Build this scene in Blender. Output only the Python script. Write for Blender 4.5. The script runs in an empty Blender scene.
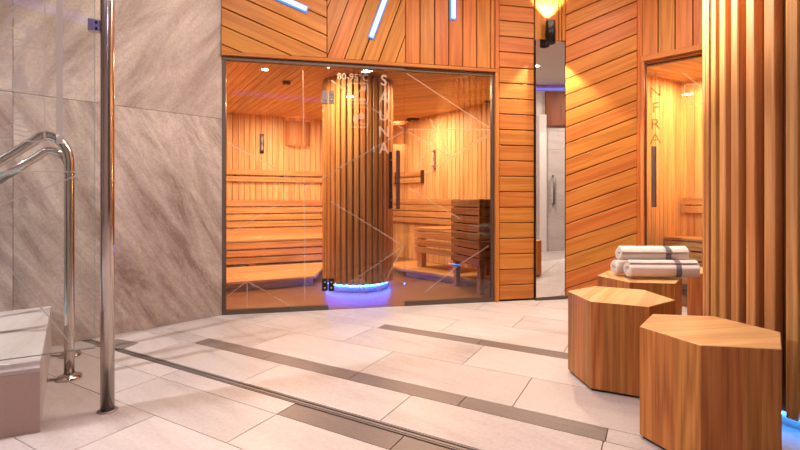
import bpy, bmesh, math, random
from mathutils import Vector, Matrix
random.seed(7)
sc = bpy.context.scene
COL = sc.collection
F, H, HC = 450.0, 200.0, 0.98        # focal length in pixels, horizon row, eye height
V = Vector
ZC = 3.2                              # hall ceiling
CEIL_S = 2.30                         # sauna ceiling

# ---------------------------------------------------------------- camera
cam = bpy.data.cameras.new('camera'); co = bpy.data.objects.new('camera', cam); COL.objects.link(co)
co.location = (0, 0, HC); co.rotation_euler = (math.pi/2, 0, 0)
cam.sensor_width = 36; cam.lens = F/800*36; cam.shift_y = -(225-H)/800; cam.clip_start = 0.02
sc.camera = co
sc.view_settings.view_transform = 'Standard'; sc.view_settings.look = 'None'
sc.view_settings.exposure = -1.14; sc.view_settings.gamma = 1
sc.cycles.use_denoising = True
sc.cycles.max_bounces = 10; sc.cycles.transparent_max_bounces = 16
sc.cycles.diffuse_bounces = 5; sc.cycles.glossy_bounces = 5
sc.cycles.sample_clamp_indirect = 4.0
sc.cycles.caustics_reflective = False; sc.cycles.caustics_refractive = False

# ---------------------------------------------------------------- materials
def srgb(r, g, b):
    f = lambda c: (c/255/12.92 if c <= 10 else ((c/255+.055)/1.055)**2.4)
    return (f(r), f(g), f(b), 1)
def newmat(name):
    m = bpy.data.materials.new(name); m.use_nodes = True
    nt = m.node_tree; nt.nodes.clear()
    return m, nt, nt.nodes, nt.links
def plain(name, c, rough=.5, metal=0, spec=.5, bump=0, bscale=200):
    m, nt, N, L = newmat(name)
    o = N.new('ShaderNodeOutputMaterial'); b = N.new('ShaderNodeBsdfPrincipled')
    b.inputs['Metallic'].default_value = metal; b.inputs['Roughness'].default_value = rough
    b.inputs['Specular IOR Level'].default_value = spec
    tc = N.new('ShaderNodeTexCoord'); no = N.new('ShaderNodeTexNoise'); no.inputs['Scale'].default_value = bscale
    L.new(tc.outputs['Object'], no.inputs['Vector'])
    mx = N.new('ShaderNodeMix'); mx.data_type = 'RGBA'
    mx.inputs[6].default_value = tuple(x*.9 for x in c[:3])+(1,); mx.inputs[7].default_value = tuple(min(1, x*1.08) for x in c[:3])+(1,)
    L.new(no.outputs['Fac'], mx.inputs[0]); L.new(mx.outputs[2], b.inputs['Base Color'])
    if bump:
        bp = N.new('ShaderNodeBump'); bp.inputs['Strength'].default_value = bump; bp.inputs['Distance'].default_value = .004
        L.new(no.outputs['Fac'], bp.inputs['Height']); L.new(bp.outputs[0], b.inputs['Normal'])
    L.new(b.outputs[0], o.inputs[0]); return m
def emit(name, c, s):
    m, nt, N, L = newmat(name)
    o = N.new('ShaderNodeOutputMaterial'); e = N.new('ShaderNodeEmission')
    e.inputs[0].default_value = c; e.inputs[1].default_value = s; L.new(e.outputs[0], o.inputs[0]); return m
def wood(name, light, mid, dark, rough=.42, ring=34, var=.35, spec=.4):
    m, nt, N, L = newmat(name)
    o = N.new('ShaderNodeOutputMaterial'); b = N.new('ShaderNodeBsdfPrincipled')
    uv = N.new('ShaderNodeUVMap'); uv.uv_map = 'UVMap'
    at = N.new('ShaderNodeAttribute'); at.attribute_name = 'rnd'
    sep = N.new('ShaderNodeSeparateXYZ'); L.new(uv.outputs[0], sep.inputs[0])
    sr = N.new('ShaderNodeSeparateColor'); L.new(at.outputs['Color'], sr.inputs[0])
    def mul(a, k, add=None):
        n = N.new('ShaderNodeMath'); n.operation = 'MULTIPLY_ADD'; L.new(a, n.inputs[0]); n.inputs[1].default_value = k
        if add is None: n.inputs[2].default_value = 0
        else: L.new(add, n.inputs[2])
        return n.outputs[0]
    r1 = mul(sr.outputs[0], 37.0); r2 = mul(sr.outputs[1], 23.0)
    def vec(ku, kv):
        c = N.new('ShaderNodeCombineXYZ')
        L.new(mul(sep.outputs[0], ku, r1), c.inputs[0]); L.new(mul(sep.outputs[1], kv), c.inputs[1]); L.new(r2, c.inputs[2])
        return c.outputs[0]
    n1 = N.new('ShaderNodeTexNoise'); n1.inputs['Scale'].default_value = 1; n1.inputs['Detail'].default_value = 2
    L.new(vec(.45, 9), n1.inputs['Vector'])
    sn = N.new('ShaderNodeMath'); sn.operation = 'SINE'; L.new(mul(n1.outputs['Fac'], ring), sn.inputs[0])
    ringv = mul(sn.outputs[0], .5); ad = N.new('ShaderNodeMath'); ad.inputs[1].default_value = .5; L.new(ringv, ad.inputs[0])
    n2 = N.new('ShaderNodeTexNoise'); n2.inputs['Scale'].default_value = 1; n2.inputs['Detail'].default_value = 4; n2.inputs['Roughness'].default_value = .6
    L.new(vec(3, 130), n2.inputs['Vector'])
    n3 = N.new('ShaderNodeTexNoise'); n3.inputs['Scale'].default_value = 1; L.new(vec(1.3, 5), n3.inputs['Vector'])
    # ring amount + fine grain
    s1 = mul(ad.outputs[0], .26, mul(n2.outputs['Fac'], .7))
    s2 = mul(n3.outputs['Fac'], .22, s1)
    cr = N.new('ShaderNodeValToRGB'); e = cr.color_ramp.elements
    e[0].position = .26; e[0].color = light; e[1].position = .92; e[1].color = dark
    x = e.new(.57); x.color = mid
    L.new(s2, cr.inputs[0])
    hs = N.new('ShaderNodeHueSaturation')
    vv = N.new('ShaderNodeMath'); vv.operation = 'MULTIPLY_ADD'; L.new(sr.outputs[2], vv.inputs[0]); vv.inputs[1].default_value = var; vv.inputs[2].default_value = 1-var/2
    L.new(vv.outputs[0], hs.inputs['Value'])
    hh = N.new('ShaderNodeMath'); hh.operation = 'MULTIPLY_ADD'; L.new(sr.outputs[1], hh.inputs[0]); hh.inputs[1].default_value = .018; hh.inputs[2].default_value = .491
    L.new(hh.outputs[0], hs.inputs['Hue'])
    L.new(cr.outputs[0], hs.inputs['Color']); L.new(hs.outputs[0], b.inputs['Base Color'])
    b.inputs['Roughness'].default_value = rough; b.inputs['Specular IOR Level'].default_value = spec
    bp = N.new('ShaderNodeBump'); bp.inputs['Strength'].default_value = .12; bp.inputs['Distance'].default_value = .002
    L.new(n2.outputs['Fac'], bp.inputs['Height']); L.new(bp.outputs[0], b.inputs['Normal'])
    L.new(b.outputs[0], o.inputs[0]); return m
def stone(name, base, vein, dark, kind='wall', rough=.5, strength=1.0):
    """uv in metres; veins run along a slanted direction"""
    m, nt, N, L = newmat(name)
    o = N.new('ShaderNodeOutputMaterial'); b = N.new('ShaderNodeBsdfPrincipled')
    uv = N.new('ShaderNodeUVMap'); uv.uv_map = 'UVMap'
    at = N.new('ShaderNodeAttribute'); at.attribute_name = 'rnd'
    sr = N.new('ShaderNodeSeparateColor'); L.new(at.outputs['Color'], sr.inputs[0])
    off = N.new('ShaderNodeVectorMath'); off.operation = 'MULTIPLY_ADD'
    off.inputs[1].default_value = (31, 17, 23); L.new(at.outputs['Color'], off.inputs[0]); L.new(uv.outputs[0], off.inputs[2])
    mp0 = N.new('ShaderNodeMapping'); L.new(off.outputs[0], mp0.inputs[0]); mp = N.new('ShaderNodeMapping'); L.new(mp0.outputs[0], mp.inputs[0])
    if kind == 'wall':
        mp0.inputs['Rotation'].default_value = (0, 0, math.radians(60)); mp.inputs['Scale'].default_value = (.8, 3.4, 1)
        sc1 = 1.5
    else:
        mp0.inputs['Rotation'].default_value = (0, 0, math.radians(8)); mp.inputs['Scale'].default_value = (.8, 4, 1)
        sc1 = 1.3
    n1 = N.new('ShaderNodeTexNoise'); n1.inputs['Scale'].default_value = sc1; n1.inputs['Detail'].default_value = 8; n1.inputs['Roughness'].default_value = .7; n1.inputs['Distortion'].default_value = .5
    L.new(mp.outputs[0], n1.inputs['Vector'])
    n2 = N.new('ShaderNodeTexNoise'); n2.inputs['Scale'].default_value = 75 if kind == 'wall' else 60; n2.inputs['Detail'].default_value = 4; n2.inputs['Roughness'].default_value = .7
    L.new(off.outputs[0], n2.inputs['Vector'])
    n3 = N.new('ShaderNodeTexNoise'); n3.inputs['Scale'].default_value = 1.1; n3.inputs['Detail'].default_value = 3; L.new(off.outputs[0], n3.inputs['Vector'])
    cr = N.new('ShaderNodeValToRGB'); e = cr.color_ramp.elements
    wl = kind == 'wall'; e[0].position = .38 if wl else .3; e[0].color = dark; e[1].position = .64 if wl else .74; e[1].color = vein
    x = e.new(.47 if wl else .44); x.color = base; x = e.new(.56 if wl else .6); x.color = tuple(a*.5+c*.5 for a, c in zip(base, vein))
    L.new(n1.outputs['Fac'], cr.inputs[0])
    # amount of veining follows a broad patch pattern plus the slab's own strength
    am = N.new('ShaderNodeMath'); am.operation = 'MULTIPLY_ADD'; L.new(n3.outputs['Fac'], am.inputs[0]); am.inputs[1].default_value = 1.2*strength
    L.new(sr.outputs[1], am.inputs[2]); am.use_clamp = True
    am2 = N.new('ShaderNodeMath'); am2.operation = 'SUBTRACT'; L.new(am.outputs[0], am2.inputs[0]); am2.inputs[1].default_value = .15 if kind == 'wall' else .3; am2.use_clamp = True
    mx = N.new('ShaderNodeMix'); mx.data_type = 'RGBA'; mx.inputs[6].default_value = base
    L.new(am2.outputs[0], mx.inputs[0]); L.new(cr.outputs[0], mx.inputs[7])
    gr = N.new('ShaderNodeMath'); gr.operation = 'MULTIPLY_ADD'; L.new(n2.outputs['Fac'], gr.inputs[0]); gr.inputs[1].default_value = 1.0 if kind == 'wall' else .5; gr.inputs[2].default_value = .5 if kind == 'wall' else .75
    vr = N.new('ShaderNodeMath'); vr.operation = 'MULTIPLY_ADD'; L.new(sr.outputs[2], vr.inputs[0]); vr.inputs[1].default_value = .14; L.new(gr.outputs[0], vr.inputs[2])
    hs = N.new('ShaderNodeHueSaturation'); L.new(mx.outputs[2], hs.inputs['Color']); L.new(vr.outputs[0], hs.inputs['Value'])
    L.new(hs.outputs[0], b.inputs['Base Color'])
    b.inputs['Roughness'].default_value = rough
    bp = N.new('ShaderNodeBump'); bp.inputs['Strength'].default_value = .25; bp.inputs['Distance'].default_value = .004
    L.new(n1.outputs['Fac'], bp.inputs['Height']); L.new(bp.outputs[0], b.inputs['Normal'])
    L.new(b.outputs[0], o.inputs[0]); return m
def glass(name, tint=(1, 1, 1, 1), refl=1.0):
    m, nt, N, L = newmat(name)
    o = N.new('ShaderNodeOutputMaterial'); t = N.new('ShaderNodeBsdfTransparent'); g = N.new('ShaderNodeBsdfGlossy')
    t.inputs[0].default_value = tint; g.inputs['Roughness'].default_value = 0.0; g.inputs[0].default_value = (refl, refl, refl, 1)
    fr = N.new('ShaderNodeFresnel'); fr.inputs[0].default_value = 1.5
    mx = N.new('ShaderNodeMixShader'); L.new(fr.outputs[0], mx.inputs[0]); L.new(t.outputs[0], mx.inputs[1]); L.new(g.outputs[0], mx.inputs[2])
    L.new(mx.outputs[0], o.inputs[0]); return m
def frosted(name, c, alpha):
    m, nt, N, L = newmat(name)
    o = N.new('ShaderNodeOutputMaterial'); t = N.new('ShaderNodeBsdfTransparent'); d = N.new('ShaderNodeBsdfDiffuse'); tr = N.new('ShaderNodeBsdfTranslucent')
    d.inputs[0].default_value = c; tr.inputs[0].default_value = c
    a = N.new('ShaderNodeMixShader'); a.inputs[0].default_value = .5; L.new(d.outputs[0], a.inputs[1]); L.new(tr.outputs[0], a.inputs[2])
    mx = N.new('ShaderNodeMixShader'); mx.inputs[0].default_value = alpha; L.new(t.outputs[0], mx.inputs[1]); L.new(a.outputs[0], mx.inputs[2])
    L.new(mx.outputs[0], o.inputs[0]); return m

M = {}
M['facade'] = wood('larch_facade', srgb(194, 126, 60), srgb(182, 110, 48), srgb(150, 84, 34), rough=.45, var=.15, spec=.25)
M['sauna'] = wood('sauna_spruce', srgb(240, 206, 156), srgb(228, 184, 128), srgb(196, 140, 86), rough=.5, var=.26)
M['bench'] = wood('bench_aspen', srgb(222, 182, 128), srgb(204, 158, 104), srgb(168, 116, 68), rough=.5, var=.18)
M['slat'] = wood('column_slat_wood', srgb(214, 162, 102), srgb(194, 136, 76), srgb(154, 98, 48), rough=.5, var=.2)
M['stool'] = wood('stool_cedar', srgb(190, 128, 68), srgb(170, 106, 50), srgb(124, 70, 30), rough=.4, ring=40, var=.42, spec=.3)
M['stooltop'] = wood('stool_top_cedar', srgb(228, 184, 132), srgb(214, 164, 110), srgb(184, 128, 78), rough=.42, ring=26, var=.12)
M['heater'] = wood('heater_slats', srgb(172, 128, 102), srgb(150, 106, 80), srgb(110, 74, 54), rough=.5, var=.2)
M['darkwood'] = wood('dark_wood', srgb(96, 62, 44), srgb(74, 46, 32), srgb(48, 28, 20), rough=.4, var=.1)
M['core'] = plain('column_core', srgb(150, 102, 62), .8)
M['groove'] = plain('groove_shade_backing', srgb(60, 34, 16), .9)  # dark brown puts the shadow of the board gaps into the backing's colour
M['stonewall'] = stone('stone_slab', srgb(156, 138, 130), srgb(196, 180, 171), srgb(122, 99, 90), 'wall', .5, 1.0)
M['floor'] = stone('floor_tile', srgb(184, 172, 168), srgb(206, 197, 193), srgb(154, 140, 136), 'floor', .38, .9)
M['strip'] = stone('dark_tile', srgb(116, 103, 98), srgb(132, 120, 114), srgb(92, 80, 75), 'floor', .4, .6)
M['grout'] = plain('grout', srgb(120, 106, 98), .9)
M['saunafloor'] = stone('sauna_floor', srgb(122, 84, 54), srgb(136, 98, 66), srgb(100, 68, 42), 'floor', .35, .6)
M['granite'] = plain('granite', srgb(176, 152, 142), .6, bump=.3, bscale=160)
M['steel'] = plain('polished_steel', srgb(205, 196, 190), .16, 1)
M['brushed'] = plain('brushed_steel', srgb(140, 130, 126), .5, .7)
M['dframe'] = plain('grey_frame', srgb(92, 76, 68), .45, .4)
M['black'] = plain('black_metal', srgb(22, 20, 20), .35, .5)
M['plaster'] = plain('plaster', srgb(226, 218, 214), .9)
M['backplaster'] = plain('beige_plaster', srgb(196, 184, 176), .9)
M['mirror'] = plain('mirror_glass', (.92, .92, .93, 1), 0.0, 1)
M['glass'] = glass('clear_glass', (.97, .99, .98, 1))
M['sglass'] = glass('sauna_glass', (.96, .90, .86, 1), 1.0)
M['glassedge'] = plain('glass_edge', srgb(160, 178, 172), .2)
M['frost'] = frosted('etched_glass', (1, 1, 1, 1), .5)
M['frostl'] = frosted('etched_glass_light', (.95, .8, .65, 1), .3)
M['letter'] = frosted('etched_letters', (.95, .75, .58, 1), .42)
M['iletter'] = frosted('etched_letters_dark', (.62, .22, .08, 1), .5)
M['blue'] = emit('blue_led', (.01, .08, 1, 1), 240)
M['cyan'] = emit('cyan_led', (.02, .3, 1, 1), 45)
M['tube'] = emit('tube_white', (.38, .66, 1, 1), 8)
M['tubeh'] = emit('tube_halo', (.05, .2, 1, 1), 5)
M['warmlamp'] = emit('warm_bulb', (1, .72, .4, 1), 30)
M['towel'] = plain('towel_terry', srgb(222, 212, 206), .95, bump=.9, bscale=330)
M['band'] = plain('grey_band', srgb(112, 104, 112), .95, bump=.5, bscale=330)
M['rubber'] = plain('dark_rubber', srgb(28, 24, 24), .7)
M['water'] = plain('pool_water', srgb(150, 205, 220), .03)
M['pooltile'] = plain('pool_tile', srgb(190, 220, 228), .3)
M['shade'] = wood('lamp_shade_veneer', srgb(226, 170, 108), srgb(204, 146, 86), srgb(176, 116, 62), rough=.5, var=.05)
M['panel'] = wood('brown_panel', srgb(150, 84, 52), srgb(130, 68, 40), srgb(96, 46, 26), rough=.5, var=.2)

# ---------------------------------------------------------------- mesh builder
class MB:
    def __init__(s): s.v = []; s.f = []; s.uv = []; s.r = []; s.m = []; s.sm = []
    def face(s, pts, uvs, rnd, mi=0, smooth=False):
        i = len(s.v); s.v += [tuple(p) for p in pts]; s.f.append(list(range(i, i+len(pts)))); s.uv.append(uvs); s.r.append(rnd); s.m.append(mi); s.sm.append(smooth)
    def rnd(s): return (random.random(), random.random(), random.random())
    def box(s, o, a, b, c, grain=None, rnd=None, mi=0, bev=0):
        """box from corner o with edge vectors a, b, c; grain 0/1/2 = which edge the grain follows"""
        o, a, b, c = V(o), V(a), V(b), V(c); E = [a, b, c]
        if a.cross(b).dot(c) < 0: o = o+a; a = -a; E[0] = a
        if grain is None: grain = max(range(3), key=lambda i: E[i].length)
        rnd = rnd or s.rnd(); g = E[grain].normalized()
        if bev > 0:
            bm = bmesh.new(); vs = [bm.verts.new(o+a*i+b*j+c*k) for i in (0, 1) for j in (0, 1) for k in (0, 1)]
            for q in ((0, 1, 3, 2), (4, 6, 7, 5), (0, 4, 5, 1), (2, 3, 7, 6), (0, 2, 6, 4), (1, 5, 7, 3)): bm.faces.new([vs[i] for i in q])
            bmesh.ops.bevel(bm, geom=bm.edges[:], offset=bev, segments=1, affect='EDGES'); bm.normal_update()
            for f in bm.faces:
                n = f.normal; t = n.cross(g)
                t = t.normalized() if t.length > .2 else (b if abs(b.normalized().dot(n)) < .5 else c).normalized()
                gg = g if n.cross(g).length > .2 else n.cross(t).normalized()
                s.face([v.co.copy() for v in f.verts], [((v.co-o).dot(gg), (v.co-o).dot(t)) for v in f.verts], rnd, mi)
            bm.free(); return
        P = lambda i, j, k: o+a*i+b*j+c*k
        for q in (((0,0,0),(0,1,0),(1,1,0),(1,0,0)), ((0,0,1),(1,0,1),(1,1,1),(0,1,1)), ((0,0,0),(1,0,0),(1,0,1),(0,0,1)),
                  ((0,1,0),(0,1,1),(1,1,1),(1,1,0)), ((0,0,0),(0,0,1),(0,1,1),(0,1,0)), ((1,0,0),(1,1,0),(1,1,1),(1,0,1))):
            pts = [P(*x) for x in q]; n = (pts[1]-pts[0]).cross(pts[2]-pts[0]).normalized(); t = n.cross(g)
            if t.length > .2: t.normalize(); gg = g
            else: t = (pts[1]-pts[0]).normalized(); gg = n.cross(t)
            s.face(pts, [((p-o).dot(gg), (p-o).dot(t)) for p in pts], rnd, mi)
    def prism(s, poly, e1, e2, o, n, th, grain, rnd=None, mi=0, ch=0.0, back=False):
        """poly in (e1,e2) coords; front at o+n*th, back at o; chamfer ch on the front edge. grain = 2D dir"""
        rnd = rnd or s.rnd(); o, e1, e2, n = V(o), V(e1), V(e2), V(n)
        area = sum(poly[i-1][0]*poly[i][1]-poly[i][0]*poly[i-1][1] for i in range(len(poly)))
        if abs(area)/2 < 1e-5: return
        if area < 0: poly = poly[::-1]
        flip = e1.cross(e2).dot(n) < 0
        gx, gy = grain; L_ = math.hypot(gx, gy); gx /= L_; gy /= L_
        uvf = lambda p: (p[0]*gx+p[1]*gy, -p[0]*gy+p[1]*gx)
        w = lambda p, h: o+e1*p[0]+e2*p[1]+n*h
        inner = inset(poly, ch) if ch > 0 else poly
        if not inner: inner = poly; ch = 0
        def add(pts, uvs):
            if flip: pts = pts[::-1]; uvs = uvs[::-1]
            s.face(pts, uvs, rnd, mi)
        add([w(p, th) for p in inner], [uvf(p) for p in inner])
        k = len(poly)
        for i in range(k):
            p, q = poly[i], poly[(i+1) % k]
            if ch > 0:
                pi, qi = inner[i], inner[(i+1) % k]
                add([w(p, th-ch), w(q, th-ch), w(qi, th), w(pi, th)], [uvf(p), uvf(q), uvf(qi), uvf(pi)])
            u, v = uvf(p), uvf(q)
            add([w(p, 0), w(q, 0), w(q, th-ch), w(p, th-ch)], [u, v, (v[0], v[1]+th), (u[0], u[1]+th)])
        if back: add([w(p, 0) for p in reversed(poly)], [uvf(p) for p in reversed(poly)])
    def tube(s, pts, r, seg=12, cap=True, smooth=True, mi=0):
        pts = [V(p) for p in pts]; k = len(pts); rr = r if isinstance(r, (list, tuple)) else [r]*k
        t = (pts[1]-pts[0]).normalized(); x = t.orthogonal().normalized(); rings = []; L_ = 0; rnd = s.rnd()
        for i in range(k):
            d = ((pts[min(i+1, k-1)]-pts[max(i-1, 0)])).normalized()
            x = (x-d*x.dot(d)).normalized(); y = d.cross(x)
            rings.append([pts[i]+(x*math.cos(2*math.pi*j/seg)+y*math.sin(2*math.pi*j/seg))*rr[i] for j in range(seg)])
        for i in range(k-1):
            l = (pts[i+1]-pts[i]).length
            for j in range(seg):
                j2 = (j+1) % seg; c = 2*math.pi*rr[i]/seg
                s.face([rings[i][j], rings[i][j2], rings[i+1][j2], rings[i+1][j]], [(L_, c*j), (L_, c*(j+1)), (L_+l, c*(j+1)), (L_+l, c*j)], rnd, mi, smooth)
            L_ += l
        if cap:
            s.face(rings[0][::-1], [(0, 0)]*seg, rnd, mi); s.face(rings[-1], [(0, 0)]*seg, rnd, mi)
    def lathe(s, c, prof, seg=32, smooth=True, mi=0):
        """prof list of (r,z) bottom to top round the vertical axis at c (x,y,z0)"""
        rnd = s.rnd(); c = V(c)
        P = lambda r, z, j: c+V((r*math.cos(2*math.pi*j/seg), r*math.sin(2*math.pi*j/seg), z))
        for i in range(len(prof)-1):
            (r0, z0), (r1, z1) = prof[i], prof[i+1]
            for j in range(seg):
                if r0 < 1e-6: pts = [P(0, z0, 0), P(r1, z1, j+1), P(r1, z1, j)]
                elif r1 < 1e-6: pts = [P(r0, z0, j), P(r0, z0, j+1), P(0, z1, 0)]
                else: pts = [P(r0, z0, j), P(r0, z0, j+1), P(r1, z1, j+1), P(r1, z1, j)]
                s.face(pts, [(p.z, 0) for p in pts], rnd, mi, smooth)
    def build(s, name, mats, parent=None, merge=False):
        me = bpy.data.meshes.new(name); me.from_pydata(s.v, [], s.f)
        me.uv_layers.new(name='UVMap'); me.color_attributes.new('rnd', 'FLOAT_COLOR', 'CORNER')
        ul = me.uv_layers['UVMap']; at = me.color_attributes['rnd']
        i = 0
        for f, (uvs, r) in enumerate(zip(s.uv, s.r)):
            for u in uvs:
                ul.data[i].uv = u; at.data[i].color = (r[0], r[1], r[2], 1); i += 1
        if not isinstance(mats, (list, tuple)): mats = [mats]
        for m in mats: me.materials.append(M[m] if isinstance(m, str) else m)
        me.polygons.foreach_set('material_index', s.m); me.polygons.foreach_set('use_smooth', s.sm)
        if True in s.sm or merge:
            bm = bmesh.new(); bm.from_mesh(me); bmesh.ops.remove_doubles(bm, verts=bm.verts[:], dist=1e-5); bm.to_mesh(me); bm.free()
        me.update(); o = bpy.data.objects.new(name, me); COL.objects.link(o)
        if parent is not None:
            o.parent = parent; o.matrix_parent_inverse = Matrix.Translation(parent.location).inverted() if parent.rotation_euler.z == 0 else parent.matrix_basis.inverted()
        return o
def inset(poly, d):
    k = len(poly); out = []
    for i in range(k):
        p0, p1, p2 = poly[i-1], poly[i], poly[(i+1) % k]
        a = (p1[0]-p0[0], p1[1]-p0[1]); b = (p2[0]-p1[0], p2[1]-p1[1])
        la, lb = math.hypot(*a), math.hypot(*b)
        if la < 2.2*d or lb < 2.2*d: return None
        na = (-a[1]/la, a[0]/la); nb = (-b[1]/lb, b[0]/lb)
        k_ = 1+na[0]*nb[0]+na[1]*nb[1]
        if k_ < .15: return None
        out.append((p1[0]+(na[0]+nb[0])*d/k_, p1[1]+(na[1]+nb[1])*d/k_))
    return out
def clip(poly, a, b, c):
    """keep a*x+b*y<=c"""
    out = []
    for i in range(len(poly)):
        p, q = poly[i-1], poly[i]; dp = a*p[0]+b*p[1]-c; dq = a*q[0]+b*q[1]-c
        if (dp <= 0) != (dq <= 0):
            t = dp/(dp-dq); out.append((p[0]+(q[0]-p[0])*t, p[1]+(q[1]-p[1])*t))
        if dq <= 0: out.append(q)
    return out
def dedupe(poly):
    out = []
    for p in poly:
        if not out or math.hypot(p[0]-out[-1][0], p[1]-out[-1][1]) > 1e-4: out.append(p)
    if len(out) > 1 and math.hypot(out[0][0]-out[-1][0], out[0][1]-out[-1][1]) < 1e-4: out.pop()
    return out
class Plane:
    """vertical plane: p0, p1 (x,y) as seen left to right; n points to the viewer's side"""
    def __init__(s, p0, p1, z0=0):
        s.o = V((p0[0], p0[1], z0)); d = V((p1[0]-p0[0], p1[1]-p0[1], 0)); s.len = d.length; s.e = d.normalized()
        s.u = V((0, 0, 1)); s.n = V((s.e.y, -s.e.x, 0))
    def P(s, a, z, off=0): return s.o+s.e*a+V((0, 0, z-s.o.z))+s.n*off
    def px(s, x, y, off=0):
        """point of the plane seen at photo pixel x, y"""
        d = V(((x-400)/F, 1, (H-y)/F)); c = V((0, 0, HC)); o = s.o+s.n*off
        t = (o-c).dot(s.n)/d.dot(s.n); return c+d*t
    def st(s, x, y, off=0):
        p = s.px(x, y, off); return ((p-s.o).dot(s.e), p.z)
    def sx(s, x): return s.st(x, H)[0]
def planks(mb, pl, poly, ang, w, through, gap=.008, th=.02, ch=.004, off=0.0, hor=None):
    """parallel boards at angle ang (degrees) clipped to convex poly in (s,z); a joint passes the point through"""
    a = math.radians(ang); d = (math.cos(a), math.sin(a)); nn = (-d[1], d[0])
    c0 = through[0]*nn[0]+through[1]*nn[1]; cs = [p[0]*nn[0]+p[1]*nn[1] for p in poly]
    k0 = math.floor((min(cs)-c0)/w); k1 = math.ceil((max(cs)-c0)/w)
    for k in range(k0, k1):
        lo, hi = c0+k*w+gap/2, c0+(k+1)*w-gap/2
        q = clip(poly, nn[0], nn[1], hi)
        if len(q) >= 3: q = clip(q, -nn[0], -nn[1], -lo)
        q = dedupe(q)
        if len(q) < 3: continue
        r = mb.rnd(); o = pl.o-V((0, 0, pl.o.z))+pl.n*off
        mb.prism(q, pl.e, V((0, 0, 1)), o, pl.n, th, d, r, ch=ch)
rect = lambda a, b, c, d: [(a, c), (b, c), (b, d), (a, d)]

def tag(o, label=None, cat=None, group=None, kind=None):
    if label: o['label'] = label
    if cat: o['category'] = cat
    if group: o['group'] = group
    if kind: o['kind'] = kind
    return o
def empty(name, loc=(0, 0, 0), rz=0):
    o = bpy.data.objects.new(name, None); COL.objects.link(o); o.location = loc; o.rotation_euler = (0, 0, rz); o.empty_display_size = .1; return o
def struct(o): o['kind'] = 'structure'; return o

# ---------------------------------------------------------------- the setting's planes
FP0, FP1 = (-1.515, 3.83), (.916, 4.34)
fa = Plane(FP0, FP1)                                   # sauna facade
s327, s405, s495, s533, s565 = fa.sx(327), fa.sx(405), fa.sx(495), fa.sx(533), fa.sx(565)
C565 = fa.px(565, H); rw = Plane((C565.x, C565.y), (2.32, 4.35)); 
iw = Plane((2.32, 4.35), (3.10, 3.585))                # infrared cabin wall
lw = Plane((-3.6, 1.745), FP0)                         # stone wall at 45 degrees
ZG = 2.185                                             # top of the glass

# hall floor ------------------------------------------------------------
E = V((.872, -.4895, 0)).normalized(); Nn = V((.4895, .872, 0)).normalized()
room = [(-4.6, -2.6), (8.2, -2.6), (8.2, 4.6), (3.6, 7.4), (-4.6, 7.4)]
def world_clip(poly_en):
    w = [(E.x*a+Nn.x*b, E.y*a+Nn.y*b) for a, b in poly_en]
    for i in range(len(room)):
        p, q = room[i], room[(i+1) % len(room)]; dx, dy = q[0]-p[0], q[1]-p[1]
        a, b = dy, -dx; w = clip(w, a, b, a*p[0]+b*p[1])
        if len(w) < 3: return None
    return dedupe(w)
fl = MB()
T = .88
def row(n0, n1, ph, e0=-20, e1=20, mi=0, L_=T):
    k = math.floor((-9-ph)/L_)
    while ph+k*L_ < 10:
        a, b = max(ph+k*L_, e0), min(ph+(k+1)*L_, e1); k += 1
        if b-a < .02: continue
        g = .0022; w = world_clip([(a+g, n0+g), (b-g, n0+g), (b-g, n1-g), (a+g, n1-g)])
        if not w or len(w) < 3: continue
        fl.prism(w, (1, 0, 0), (0, 1, 0), (0, 0, -.008), (0, 0, 1), .008, (E.x, E.y), mi=mi)
ph = [-1.5, -1.055]
for k in range(-11, 0): row(1.24+k*.4, 1.64+k*.4, -1.975+(0 if k % 2 else .46))
row(1.24, 1.52, -1.5); row(1.52, 1.645, -1.5, -20, -1.5); row(1.52, 1.64, -1.5, -1.5, 20, 1, .6)
row(1.695, 2.0, -1.055)
row(2.0, 2.12, -2.742, -20, -2.742); row(2.0, 2.12, -2.742, -2.742, -.167, 1, .644); row(2.0, 2.12, -.167, -.167, 20)
row(2.12, 2.52, -1.46); row(2.52, 2.92, -.99)
row(2.92, 3.04, -1.84, -20, -1.84); row(2.92, 3.04, -1.84, -1.84, 20, 1, .8)
for k in range(0, 14): row(3.04+k*.4, 3.44+k*.4, -1.38+(.44 if k % 2 else 0))
floor = fl.build('floor', ['floor', 'strip'])
g = MB(); g.face([(-4.6, -2.6, -.009), (8.2, -2.6, -.009), (8.2, 7.4, -.009), (-4.6, 7.4, -.009)], [(0, 0)]*4, (0, 0, 0)); 
g.build('grout_bed', 'grout', floor); struct(floor)
# linear drain
d = MB(); 
def en(a, b, z=0): return E*a+Nn*b+V((0, 0, z))
t = empty('linear_drain', en(0, 1.668, 0)); tag(t, 'long narrow steel drain channel set across the stone floor', 'floor drain')
d.box(en(-3.03, 1.648, -.006), E*5.6, Nn*.038, V((0, 0, .001))); d.build('drain_slot', 'rubber', t)
for b in (1.646, 1.681):
    d = MB(); d.box(en(-3.03, b, -.006), E*5.6, Nn*.006, V((0, 0, .008))); d.build('edge_rail', 'brushed', t)
d = MB(); d.box(en(-3.03, 1.659, -.006), E*5.6, Nn*.014, V((0, 0, .007))); d.build('cover_strip', 'brushed', t)
t = MB(); q = [(-2.03, 3.008), (-1.825, 2.95), (-1.795, 3.085), (-1.99, 3.165)]
t.prism(q, (1, 0, 0), (0, 1, 0), (0, 0, .0), (0, 0, 1), .004, (1, 0), mi=0); 
tag(t.build('drain_cover', 'strip'), 'dark square drain cover on the floor by the stone wall', 'drain cover')

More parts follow.
